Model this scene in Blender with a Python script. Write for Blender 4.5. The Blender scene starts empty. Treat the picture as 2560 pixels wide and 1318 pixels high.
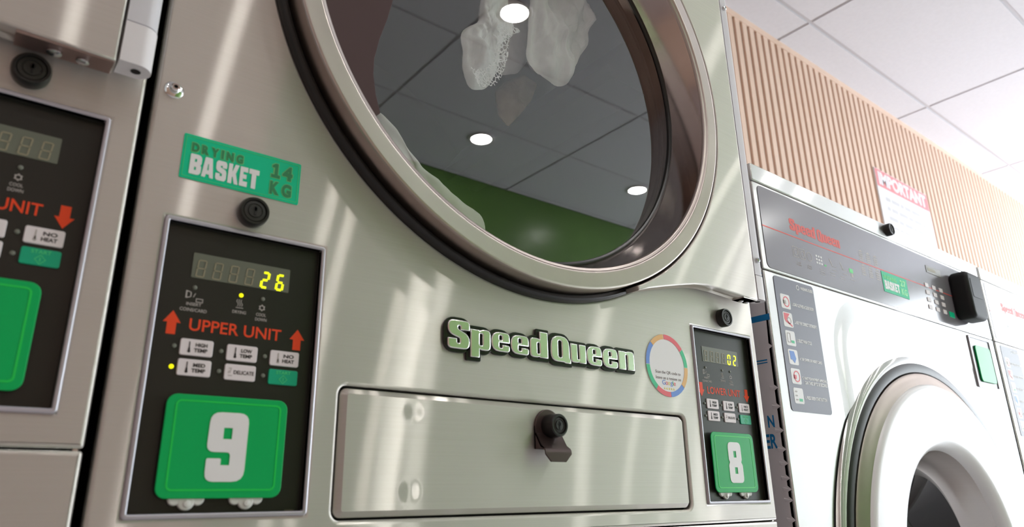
import bpy, math, random
from mathutils import Vector, Matrix, noise
random.seed(7)
scene = bpy.context.scene
COL = scene.collection
PI = math.pi
Z0 = 1.08                    # local front-panel zero height above the floor

# ------------------------------------------------------------------ camera
cam_data = bpy.data.cameras.new('camera')
cam = bpy.data.objects.new('camera', cam_data)
COL.objects.link(cam)
cam.location = (-0.0830, -0.5602, -0.1420 + Z0)
cam.rotation_euler = (1.8938, 0.0153, -0.6658)
cam_data.sensor_fit = 'HORIZONTAL'
cam_data.sensor_width = 36.0
cam_data.lens = 1763.99 * 36.0 / 2560.0
cam_data.clip_start = 0.02
cam_data.dof.use_dof = True
cam_data.dof.focus_distance = 0.95
cam_data.dof.aperture_fstop = 7.0
scene.camera = cam

# ------------------------------------------------------------------ world, view
world = bpy.data.worlds.new('daylight')
scene.world = world
world.use_nodes = True
_bg = world.node_tree.nodes['Background']
_bg.inputs['Color'].default_value = (0.90, 0.94, 1.0, 1)
_bg.inputs['Strength'].default_value = 9.0
scene.view_settings.view_transform = 'Standard'
scene.view_settings.look = 'None'
scene.view_settings.gamma = 1.0
scene.view_settings.exposure = 0.3
LAMP_STRENGTH = 90.0
ADDED_SPOT_STRENGTH = 150.0

# room extents (local z: floor -1.08, ceiling 1.865)
XL, XR, YF, YB, ZC = -4.0, 7.2, -2.873, 0.855, 1.865
ZF = -Z0


def portal(name, loc, rot, sx, sy):
    l = bpy.data.lights.new(name, 'AREA')
    l.shape = 'RECTANGLE'; l.size = sx; l.size_y = sy
    l.cycles.is_portal = True
    o = bpy.data.objects.new(name, l); COL.objects.link(o)
    o.location = loc; o.rotation_euler = rot
    return o


portal('window_daylight', (XR + 0.02, (YF + YB) / 2 - 0.1, 1.42), (0, PI / 2, 0), 2.6, 3.3)


# ------------------------------------------------------------------ materials
MATS = {}


def new_mat(name):
    m = bpy.data.materials.new(name); m.use_nodes = True
    MATS[name] = m
    return m, m.node_tree.nodes, m.node_tree.links, m.node_tree.nodes['Principled BSDF']


def plain(name, col, rough=0.5, metal=0.0, spec=0.5, emit=None, es=0.0, coat=0.0):
    m, n, l, b = new_mat(name)
    b.inputs['Base Color'].default_value = (*col, 1)
    b.inputs['Roughness'].default_value = rough
    b.inputs['Metallic'].default_value = metal
    b.inputs['Specular IOR Level'].default_value = spec
    if coat:
        b.inputs['Coat Weight'].default_value = coat
        b.inputs['Coat Roughness'].default_value = 0.05
    if emit:
        b.inputs['Emission Color'].default_value = (*emit, 1)
        b.inputs['Emission Strength'].default_value = es
    return m


def hexc(r, g, b):
    f = lambda c: (c / 255 / 12.92) if c / 255 <= .04045 else ((c / 255 + .055) / 1.055) ** 2.4
    return (f(r), f(g), f(b))


def printed(r, g, b, k=1.4):
    return tuple(min(.9, c * k) for c in hexc(r, g, b))


def steel(name, col=(.60, .575, .54), alpha=.12, aniso=.8, tangent='z', wave=0.0, dents=(), broad=0.0):
    """brushed metal: the brush runs across, so highlights stretch along the tangent"""
    m, n, l, b = new_mat(name)
    n.remove(b)
    b = n.new('ShaderNodeBsdfAnisotropic'); b.distribution = 'MULTI_GGX'
    if broad:                 # wide haze lobe of the rolled sheet under the brush streaks
        b2 = n.new('ShaderNodeBsdfAnisotropic'); b2.distribution = 'MULTI_GGX'
        b2.inputs['Roughness'].default_value = .62
        mx = n.new('ShaderNodeMixShader'); mx.inputs[0].default_value = broad
        l.new(b.outputs[0], mx.inputs[1]); l.new(b2.outputs[0], mx.inputs[2])
        l.new(mx.outputs[0], n['Material Output'].inputs['Surface'])
    else:
        l.new(b.outputs[0], n['Material Output'].inputs['Surface'])
    b.inputs['Roughness'].default_value = math.sqrt(alpha)
    b.inputs['Anisotropy'].default_value = -aniso
    geo = n.new('ShaderNodeNewGeometry')
    if tangent == 'z':
        c = n.new('ShaderNodeCombineXYZ'); c.inputs[2].default_value = 1.0
        l.new(c.outputs[0], b.inputs['Tangent'])
    else:
        t = n.new('ShaderNodeTangent'); t.direction_type = 'RADIAL'; t.axis = 'Y'
        l.new(t.outputs[0], b.inputs['Tangent'])
    # fine brush grain in the colour
    mp = n.new('ShaderNodeMapping')
    mp.inputs['Scale'].default_value = (6, 6, 900) if tangent == 'z' else (40, 40, 40)
    nz = n.new('ShaderNodeTexNoise'); nz.inputs['Scale'].default_value = 1.0; nz.inputs['Detail'].default_value = 2
    l.new(geo.outputs['Position'], mp.inputs['Vector']); l.new(mp.outputs[0], nz.inputs['Vector'])
    cr = n.new('ShaderNodeValToRGB')
    k = .94
    cr.color_ramp.elements[0].color = (col[0] * k, col[1] * k, col[2] * k, 1)
    cr.color_ramp.elements[1].color = (min(1, col[0] * 1.05), min(1, col[1] * 1.05), min(1, col[2] * 1.05), 1)
    l.new(nz.outputs[0], cr.inputs[0]); l.new(cr.outputs[0], b.inputs['Color'])
    if broad: l.new(cr.outputs[0], b2.inputs['Color'])
    if wave or dents:
        mp2 = n.new('ShaderNodeMapping'); mp2.inputs['Scale'].default_value = (7, 1, 4.0)
        l.new(geo.outputs['Position'], mp2.inputs['Vector'])
        n2 = n.new('ShaderNodeTexNoise'); n2.inputs['Scale'].default_value = 1.0; n2.inputs['Detail'].default_value = 0.5
        l.new(mp2.outputs[0], n2.inputs['Vector'])
        h = n.new('ShaderNodeMath'); h.operation = 'MULTIPLY'; h.inputs[1].default_value = wave
        l.new(n2.outputs[0], h.inputs[0])
        last = h.outputs[0]
        for (dx, dz, r, dep) in dents:
            d = n.new('ShaderNodeVectorMath'); d.operation = 'DISTANCE'
            l.new(geo.outputs['Position'], d.inputs[0]); d.inputs[1].default_value = (dx, 0, dz + Z0)
            mr = n.new('ShaderNodeMapRange'); mr.interpolation_type = 'SMOOTHSTEP'
            mr.inputs['From Min'].default_value = 0; mr.inputs['From Max'].default_value = r
            mr.inputs['To Min'].default_value = -dep; mr.inputs['To Max'].default_value = 0
            l.new(d.outputs['Value'], mr.inputs['Value'])
            a = n.new('ShaderNodeMath'); a.operation = 'ADD'
            l.new(last, a.inputs[0]); l.new(mr.outputs[0], a.inputs[1]); last = a.outputs[0]
        bp = n.new('ShaderNodeBump'); bp.inputs['Strength'].default_value = 1.0; bp.inputs['Distance'].default_value = 1.0
        l.new(last, bp.inputs['Height']); l.new(bp.outputs[0], b.inputs['Normal'])
    return m


def noisy(name, c1, c2, scale=20, rough=.6, spec=.5, bump=0.0, stretch=(1, 1, 1)):
    m, n, l, b = new_mat(name)
    geo = n.new('ShaderNodeNewGeometry')
    mp = n.new('ShaderNodeMapping'); mp.inputs['Scale'].default_value = stretch
    nz = n.new('ShaderNodeTexNoise'); nz.inputs['Scale'].default_value = scale; nz.inputs['Detail'].default_value = 4
    cr = n.new('ShaderNodeValToRGB')
    cr.color_ramp.elements[0].position = .3; cr.color_ramp.elements[1].position = .7
    cr.color_ramp.elements[0].color = (*c1, 1); cr.color_ramp.elements[1].color = (*c2, 1)
    l.new(geo.outputs['Position'], mp.inputs['Vector']); l.new(mp.outputs[0], nz.inputs['Vector'])
    l.new(nz.outputs[0], cr.inputs[0]); l.new(cr.outputs[0], b.inputs['Base Color'])
    b.inputs['Roughness'].default_value = rough; b.inputs['Specular IOR Level'].default_value = spec
    if bump:
        bp = n.new('ShaderNodeBump'); bp.inputs['Strength'].default_value = bump; bp.inputs['Distance'].default_value = .002
        l.new(nz.outputs[0], bp.inputs['Height']); l.new(bp.outputs[0], b.inputs['Normal'])
    return m


def glass_mat(name, ior=1.75, tint=(.86, .88, .87), rough=.0):
    m, n, l, b = new_mat(name)
    n.remove(b)
    out = n['Material Output']
    fr = n.new('ShaderNodeFresnel')
    geo = n.new('ShaderNodeNewGeometry')      # same reflectance from both sides of the thin pane
    sw = n.new('ShaderNodeMapRange'); sw.inputs['To Min'].default_value = ior; sw.inputs['To Max'].default_value = 1 / ior
    l.new(geo.outputs['Backfacing'], sw.inputs['Value']); l.new(sw.outputs[0], fr.inputs['IOR'])
    tr = n.new('ShaderNodeBsdfTransparent'); tr.inputs['Color'].default_value = (*tint, 1)
    gl = n.new('ShaderNodeBsdfGlossy'); gl.inputs['Roughness'].default_value = rough
    mx = n.new('ShaderNodeMixShader')
    l.new(fr.outputs[0], mx.inputs[0]); l.new(tr.outputs[0], mx.inputs[1]); l.new(gl.outputs[0], mx.inputs[2])
    l.new(mx.outputs[0], out.inputs['Surface'])
    return m


def lace_mat(name):
    m, n, l, b = new_mat(name)
    out = n['Material Output']
    b.inputs['Base Color'].default_value = (.86, .87, .86, 1); b.inputs['Roughness'].default_value = .9
    tc = n.new('ShaderNodeTexCoord')
    vo = n.new('ShaderNodeTexVoronoi'); vo.feature = 'DISTANCE_TO_EDGE'; vo.inputs['Scale'].default_value = 190
    l.new(tc.outputs['Object'], vo.inputs['Vector'])
    gt = n.new('ShaderNodeMath'); gt.operation = 'GREATER_THAN'; gt.inputs[1].default_value = .10
    l.new(vo.outputs[0], gt.inputs[0])
    tr = n.new('ShaderNodeBsdfTransparent')
    mx = n.new('ShaderNodeMixShader')
    l.new(gt.outputs[0], mx.inputs[0]); l.new(b.outputs[0], mx.inputs[1]); l.new(tr.outputs[0], mx.inputs[2])
    l.new(mx.outputs[0], out.inputs['Surface'])
    return m


steel('brushed_steel', (.80, .765, .72), .06, .92, 'z', wave=.00022, broad=.38)
steel('drawer_steel', (.80, .765, .72), .06, .92, 'z', wave=.00022, broad=.38,
      dents=((.2457, -.066, .013, .00032), (.2437, -.134, .014, .00032)))
steel('ring_steel', (.53, .475, .44), .12, .5, 'r')
steel('cone_steel', (.60, .53, .50), .012, .65, 'r')
steel('satin_steel', (.68, .66, .64), .08, .3, 'z')
steel('washer_steel', (.70, .70, .685), .05, .86, 'z', wave=.0003, broad=.15)
plain('chrome', (.82, .83, .82), .06, 1.0)
plain('bolt_metal', (.70, .71, .73), .18, 1.0)
plain('bracket_metal', hexc(150, 128, 122), .42, .8)
plain('white_enamel', hexc(232, 228, 230), .35)
plain('silver_paint', hexc(215, 213, 218), .38)
plain('frame_alu', hexc(196, 194, 204), .32, .55)
plain('black_rubber', (.012, .012, .011), .42)
plain('seal_rubber', (.016, .015, .014), .30)
plain('dark_gap', (.012, .011, .009), .8)
plain('panel_film', hexc(40, 40, 36), .30, spec=.45)
plain('lock_black', hexc(30, 30, 28), .32)
plain('lock_face', hexc(40, 40, 37), .45)
plain('keyhole_black', (.003, .003, .003), .6)
plain('latch_brown', hexc(84, 70, 68), .32, .5)
plain('handle_brown', hexc(88, 72, 72), .6, spec=.1)
plain('display_window', printed(92, 96, 84), .35)
plain('digit_off', printed(132, 126, 104), .5)
plain('digit_on', (.8, .85, .02), .4, emit=(.82, .88, .0), es=1.0)
plain('led_off', printed(104, 108, 98), .4)
plain('led_on', (.8, .8, .0), .4, emit=(.85, .82, .0), es=1.0)
plain('print_grey', printed(158, 152, 148), .5)
plain('print_dark', hexc(54, 50, 50), .5)
plain('print_orange', printed(210, 66, 32), .55, spec=.3)
plain('button_grey', printed(205, 198, 200), .42)
plain('button_green', printed(0, 150, 112), .42)
plain('sticker_green', printed(0, 178, 130), .5, spec=.3)
plain('sticker_line', printed(70, 190, 120), .45)
plain('sticker_dark', printed(38, 116, 74), .45)
plain('sticker_edge', printed(98, 178, 112), .45)
plain('sticker_white', printed(226, 224, 226), .45)
plain('plate_green', printed(0, 156, 80), .4, spec=.3)
plain('plate_line', printed(20, 184, 74), .34)
plain('plate_white', printed(220, 214, 218), .4)
plain('clip_plastic', printed(196, 198, 194), .30)
plain('emblem_black', hexc(26, 28, 24), .25)
plain('emblem_chrome', (.92, .93, .90), .22, 1.0)
for k, c in dict(red=(216, 92, 100), blue=(92, 132, 200), green=(54, 178, 128), orange=(222, 166, 104), yellow=(226, 196, 90), grey=(120, 112, 112)).items():
    plain('rim_' + k, printed(*c), .5)
plain('print_grey', printed(158, 152, 148), .5)
plain('washer_film', hexc(132, 130, 136), .16, spec=.6)  # base grey lightened to take in the haze over this panel
plain('washer_red', hexc(236, 92, 82), .5)
plain('guide_grey', hexc(126, 128, 142), .45)
plain('film_grey', hexc(222, 216, 220), .4)
plain('film_blue', hexc(14, 124, 186), .5)
plain('door_white', hexc(246, 246, 248), .28)
plain('glass_dark', (.010, .010, .012), .06, spec=.6)
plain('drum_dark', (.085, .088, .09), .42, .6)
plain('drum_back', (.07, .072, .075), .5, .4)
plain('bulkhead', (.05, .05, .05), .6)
glass_mat('door_glass', 2.8, (.97, .98, .97))
glass_mat('window_glass', 1.45, (.97, .98, .98))
noisy('cloth_white', (.80, .82, .80), (.88, .89, .88), 60, .95, .1, .3)
noisy('cloth_cream', (.82, .84, .79), (.88, .89, .86), 40, .95, .1, .3)
noisy('cloth_tan', hexc(150, 128, 108), hexc(172, 150, 128), 40, .95, .1, .3)
lace_mat('lace')
noisy('wall_green', hexc(98, 138, 68), hexc(104, 144, 74), 3, .30, .5)
noisy('wall_tan', hexc(206, 178, 160), hexc(214, 186, 168), 3, .5)
noisy('wall_plaster', hexc(204, 210, 204), hexc(210, 216, 210), 4, .8)
noisy('slat_wood', hexc(238, 206, 186), hexc(244, 214, 196), 14, .6, .4, 0, (1, 1, .15))
noisy('slat_backing', hexc(128, 98, 58), hexc(138, 106, 64), 8, .9)
noisy('ceiling_tile', hexc(222, 222, 229), hexc(226, 226, 233), 60, .85)
plain('ceiling_bar', hexc(202, 200, 204), .7)
noisy('floor_tile', hexc(206, 203, 207), hexc(216, 213, 217), 5, .4)
plain('lamp_glow', (1, 1, 1), .5, emit=(1.0, .975, .95), es=LAMP_STRENGTH)
plain('added_spot_glow', (1, 1, 1), .5, emit=(1.0, .965, .935), es=ADDED_SPOT_STRENGTH)
plain('sign_white', hexc(236, 234, 238), .5)
plain('sign_pink', hexc(232, 140, 146), .5)
plain('sign_grey', hexc(206, 204, 209), .5)
plain('reader_black', hexc(24, 24, 25), .55, spec=.3)
plain('reader_face', hexc(18, 18, 20), .5, spec=.2)
plain('lcd', hexc(120, 118, 104), .35)
plain('pave', (.45, .45, .44), .9)


# ------------------------------------------------------------------ mesh helpers
_dg = bpy.context.evaluated_depsgraph_get
_cache = {}


def _from_curve(cu):
    o = bpy.data.objects.new('tmp', cu); COL.objects.link(o)
    bpy.context.view_layer.update()
    me = bpy.data.meshes.new_from_object(o.evaluated_get(_dg()))
    vs = [tuple(v.co) for v in me.vertices]; fs = [tuple(p.vertices) for p in me.polygons]
    bpy.data.objects.remove(o); bpy.data.curves.remove(cu); bpy.data.meshes.remove(me)
    return vs, fs


def text_geo(s, bold=0.0, ext=0.0, bev=0.0, spacing=1.0, align='LEFT'):
    key = ('t', s, bold, ext, bev, spacing, align)
    if key not in _cache:
        cu = bpy.data.curves.new('tmp', 'FONT')
        cu.body = s; cu.size = 1.0; cu.offset = bold; cu.extrude = ext; cu.bevel_depth = bev
        cu.bevel_resolution = 1; cu.resolution_u = 4; cu.space_character = spacing; cu.align_x = align
        cu.space_line = .95
        _cache[key] = _from_curve(cu)
    return _cache[key]


def poly_geo(loops, ext, bev, bres=2):
    cu = bpy.data.curves.new('tmp', 'CURVE')
    cu.dimensions = '2D'; cu.fill_mode = 'BOTH'
    cu.extrude = max(ext, 0); cu.bevel_depth = bev; cu.bevel_resolution = bres; cu.offset = -bev
    for lp in loops:
        sp = cu.splines.new('POLY'); sp.points.add(len(lp) - 1)
        for p, q in zip(sp.points, lp): p.co = (q[0], q[1], 0, 1)
        sp.use_cyclic_u = True
    return _from_curve(cu)


def rrect(x0, x1, z0, z1, r=0.0, n=5):
    r = min(r, (x1 - x0) / 2 - 1e-6, (z1 - z0) / 2 - 1e-6)
    if r <= 0: return [(x0, z0), (x1, z0), (x1, z1), (x0, z1)]
    out = []
    for cx, cz, a in ((x1 - r, z0 + r, -90), (x1 - r, z1 - r, 0), (x0 + r, z1 - r, 90), (x0 + r, z0 + r, 180)):
        for i in range(n + 1):
            t = math.radians(a + 90 * i / n); out.append((cx + r * math.cos(t), cz + r * math.sin(t)))
    return out


def roundpoly(pts, n=4):
    """pts: (x, z, r) -> corner-rounded polygon"""
    out = []; N = len(pts)
    for i in range(N):
        p = Vector(pts[i][:2]); r = pts[i][2]
        a = (Vector(pts[i - 1][:2]) - p); b = (Vector(pts[(i + 1) % N][:2]) - p)
        if r <= 0: out.append(tuple(p)); continue
        r = min(r, a.length * .49, b.length * .49)
        s = p + a.normalized() * r; e = p + b.normalized() * r
        for k in range(n + 1):
            t = k / n
            out.append(tuple(s * (1 - t) ** 2 + p * 2 * t * (1 - t) + e * t * t))
    return out


def circ(cx, cz, r, n=48, a0=0.0, a1=360.0):
    full = abs(a1 - a0) >= 360
    m = n if full else n + 1
    return [(cx + r * math.cos(math.radians(a0 + (a1 - a0) * i / n)), cz + r * math.sin(math.radians(a0 + (a1 - a0) * i / n))) for i in range(m)]


WP = {}        # world location of every object


class MB:
    def __init__(self): self.v = []; self.f = []; self.m = []; self.mats = []

    def slot(self, mat):
        if mat not in self.mats: self.mats.append(mat)
        return self.mats.index(mat)

    def add(self, vs, fs, mat):
        o = len(self.v); s = self.slot(mat)
        self.v += [tuple(q) for q in vs]
        self.f += [tuple(i + o for i in f) for f in fs]; self.m += [s] * len(fs)
        return self

    def box(self, x0, x1, y0, y1, z0, z1, mat):
        vs = [(x, y, z) for x in (x0, x1) for y in (y0, y1) for z in (z0, z1)]
        return self.add(vs, [(0, 1, 3, 2), (4, 6, 7, 5), (0, 4, 5, 1), (2, 3, 7, 6), (0, 2, 6, 4), (1, 5, 7, 3)], mat)

    def slab(self, loops, yf, yb, mat, bev=0.0, bres=2):
        """front-plane outline(s) extruded from yf (towards viewer) back to yb"""
        t = (yb - yf) / 2; c = (yb + yf) / 2
        vs, fs = poly_geo(loops, t - bev, bev, bres)
        return self.add([(x, c - z, y) for x, y, z in vs], fs, mat)

    def text(self, s, x0, x1, z0, z1, y, mat, bold=0.0, th=.0003, spacing=1.0, align='LEFT', bev=0.0):
        vs, fs = text_geo(s, bold, .02, bev, spacing, align)
        ax = [v[0] for v in vs]; ay = [v[1] for v in vs]; az = [v[2] for v in vs]
        sx = (x1 - x0) / (max(ax) - min(ax)); sz = (z1 - z0) / (max(ay) - min(ay)); sd = th / max(1e-9, max(az) - min(az))
        return self.add([(x0 + (v[0] - min(ax)) * sx, y - (v[2] - min(az)) * sd, z0 + (v[1] - min(ay)) * sz) for v in vs], fs, mat)

    def lathe(self, cx, cz, prof, mat, n=128, a0=0, a1=360):
        full = abs(a1 - a0) >= 360
        m = n if full else n + 1
        vs = []; fs = []
        for i in range(m):
            t = math.radians(a0 + (a1 - a0) * i / n)
            for r, y in prof: vs.append((cx + r * math.cos(t), y, cz + r * math.sin(t)))
        k = len(prof)
        for i in range(n):
            j = (i + 1) % m
            for q in range(k - 1): fs.append((i * k + q, i * k + q + 1, j * k + q + 1, j * k + q))
        return self.add(vs, fs, mat)

    def disc(self, cx, cz, r, y, mat, n=64):
        return self.add([(p[0], y, p[1]) for p in circ(cx, cz, r, n)], [tuple(range(n))], mat)

    def prism_z(self, outline_xy, z0, z1, mat):
        n = len(outline_xy)
        vs = [(x, y, z0) for x, y in outline_xy] + [(x, y, z1) for x, y in outline_xy]
        fs = [tuple(range(n))[::-1], tuple(range(n, 2 * n))] + [(i, (i + 1) % n, n + (i + 1) % n, n + i) for i in range(n)]
        return self.add(vs, fs, mat)

    def build(self, name, parent=None, origin=None, smooth=38.0):
        xs, ys, zs = zip(*self.v)
        if origin is None: origin = ((min(xs) + max(xs)) / 2, (min(ys) + max(ys)) / 2, (min(zs) + max(zs)) / 2)
        org = Vector((origin[0], origin[1], origin[2] + Z0))
        me = bpy.data.meshes.new(name)
        me.from_pydata([(x - org.x, y - org.y, z + Z0 - org.z) for x, y, z in self.v], [], self.f)
        for mt in self.mats: me.materials.append(MATS[mt])
        me.polygons.foreach_set('material_index', self.m)
        if smooth:
            me.polygons.foreach_set('use_smooth', [True] * len(self.f))
            me.set_sharp_from_angle(angle=math.radians(smooth))
        me.update()
        o = bpy.data.objects.new(name, me); COL.objects.link(o)
        WP[o.name] = org
        if parent: o.parent = parent; o.location = org - WP[parent.name]
        else: o.location = org
        return o


def thing(name, label, cat, x, y, z=ZF, group=None):
    o = bpy.data.objects.new(name, None); COL.objects.link(o)
    o.empty_display_size = .1
    o.location = (x, y, z + Z0); WP[o.name] = Vector(o.location)
    return tag(o, label, cat, group)


def tag(o, label, cat, group=None):
    o['label'] = label; o['category'] = cat
    if group: o['group'] = group
    return o


def struct(o):
    o['kind'] = 'structure'; return o


def lab(o, t):
    o['label'] = t; return o


# ------------------------------------------------------------------ the room
m = MB(); m.box(XL - .1, XR + .6, YF - .1, YB + .1, ZF - .1, ZF, 'floor_tile'); struct(m.build('floor'))
m = MB()
XG = [1.43 + 1.2 * k for k in range(-5, 6)]; YG = [.684 - .586 * k for k in range(-1, 8)]
xs = [XL] + [x for x in XG if XL < x < XR] + [XR]; ys = sorted([YF] + [y for y in YG if YF < y < YB] + [YB])
for a, b in zip(xs, xs[1:]):
    for c, d in zip(ys, ys[1:]):
        if b - a > .02 and d - c > .02: m.box(a + .009, b - .009, c + .009, d - .009, ZC, ZC + .02, 'ceiling_tile')
m.box(XL - .1, XR + .1, YF - .1, YB + .1, ZC + .006, ZC + .1, 'ceiling_bar')
struct(m.build('ceiling'))
m = MB(); m.box(XL - .1, XL, YF, YB, ZF, ZC, 'wall_tan'); struct(m.build('wall_left'))
# slatted wall behind the machines
m = MB(); m.box(XL, XR, YB, YB + .1, ZF, ZC, 'slat_backing')
k = -116
while True:
    x = 2.278 + .0543 * k; k += 1
    if x + .05 > XR: break
    if x < XL: continue
    m.slab([rrect(x + .0095, x + .0445, ZF, ZC - .031)], YB - .011, YB + .001, 'slat_wood', .0015, 0)
m.box(XL, XR, YB - .012, YB + .001, ZC - .031, ZC, 'slat_wood')
struct(m.build('wall_back'))
# opposite wall: tan, green and pale sections; the right end of the room is glazed
m = MB(); m.box(.9, 4.5, YF - .1, YF, ZF, ZC, 'wall_green'); struct(m.build('wall_front'))
m = MB(); m.box(XL, .9, YF - .1, YF, ZF, ZC, 'wall_tan'); struct(m.build('wall_side'))
m = MB(); m.box(4.5, XR + .1, YF - .1, YF, ZF, ZC, 'wall_plaster'); struct(m.build('wall_corner'))
m = MB()
m.box(XR, XR + .08, YF, YB, 1.68, ZC, 'wall_plaster'); m.box(XR, XR + .08, YF, YB, ZF, ZF + .08, 'white_enamel')
for y in (-1.6, -.35): m.box(XR, XR + .08, y - .03, y + .03, ZF + .08, 1.68, 'white_enamel')
m.box(XR, XR + .08, .55, YB, ZF, 1.68, 'wall_plaster')
m.box(XR + .03, XR + .05, YF, .55, ZF + .08, 1.68, 'window_glass')
struct(m.build('window_1'))


# ceiling downlights (some mirrored in the drying door's glass) and added streak spots
def downlight(x, y, label, r0=.060, mat='lamp_glow', group=None):
    t = thing('downlight', label, 'ceiling light', x, y, ZC, group)
    r = MB(); n = 32
    prof = [(r0, -.0005), (r0 + .018, -.0005), (r0 + .020, -.003), (r0 + .016, -.007), (r0 + .002, -.007), (r0, -.004)]
    vs = []; fs = []
    for i in range(n):
        a = 2 * PI * i / n
        for rr, dz in prof: vs.append((x + rr * math.cos(a), y + rr * math.sin(a), ZC + dz))
    kk = len(prof)
    for i in range(n):
        j = (i + 1) % n
        for q in range(kk): fs.append((i * kk + q, i * kk + (q + 1) % kk, j * kk + (q + 1) % kk, j * kk + q))
    r.add(vs, fs, 'white_enamel'); r.build('trim_ring', t)
    d = MB(); d.add([(x + r0 * math.cos(2 * PI * i / n), y + r0 * math.sin(2 * PI * i / n), ZC - .004) for i in range(n)], [tuple(range(n))[::-1]], mat)
    d.build('diffuser', t)


downlight(1.532, -1.385, 'lit downlight mirrored near the top of the drying door glass beside white laundry', group='ceiling downlights')
downlight(2.076, -2.388, 'lit downlight mirrored in the lower middle of the drying door glass', group='ceiling downlights')
downlight(3.362, -2.338, 'lit downlight mirrored at the lower right edge of the drying door glass', group='ceiling downlights')
LOST = 'round recessed downlight in the white tiled ceiling, out of the picture'
for x, y in ((-1.4, -2.35), (4.6, -2.3), (3.9, -1.3), (5.2, -1.1), (-2.6, -1.35), (5.4, -.3)):
    downlight(x, y, LOST, group='ceiling downlights')
ADDED_SPOT = 'added small ceiling spotlight, unseen, that draws streaks on the dryer steel'  # added unseen lamps, placed to draw vertical streaks on the brushed steel
for x, y in ((.473, -1.35), (1.0, -1.35), (1.10, -1.35), (1.306, -.9), (1.437, -.9), (-.0, -1.35), (-.75, -1.35), (2.75, -.62), (3.05, -.62)):
    downlight(x, y, ADDED_SPOT, .028, 'added_spot_glow', group='added streak spotlights')


# ------------------------------------------------------------------ glyphs
BLOCK_S = [[(.12, 0, .12), (.88, 0, .15), (1, .12, .1), (1, .46, .12), (.88, .58, .08), (.40, .68, .05), (.40, .76, .03), (.60, .76, .03), (.60, .66, 0), (1, .66, .06), (1, .88, .12), (.88, 1, .14), (.12, 1, .14), (0, .88, .12), (0, .58, .12), (.12, .47, .08), (.60, .36, .05), (.60, .23, .03), (.40, .23, .03), (.40, .35, 0), (0, .35, .06), (0, .12, .12)]]


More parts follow.
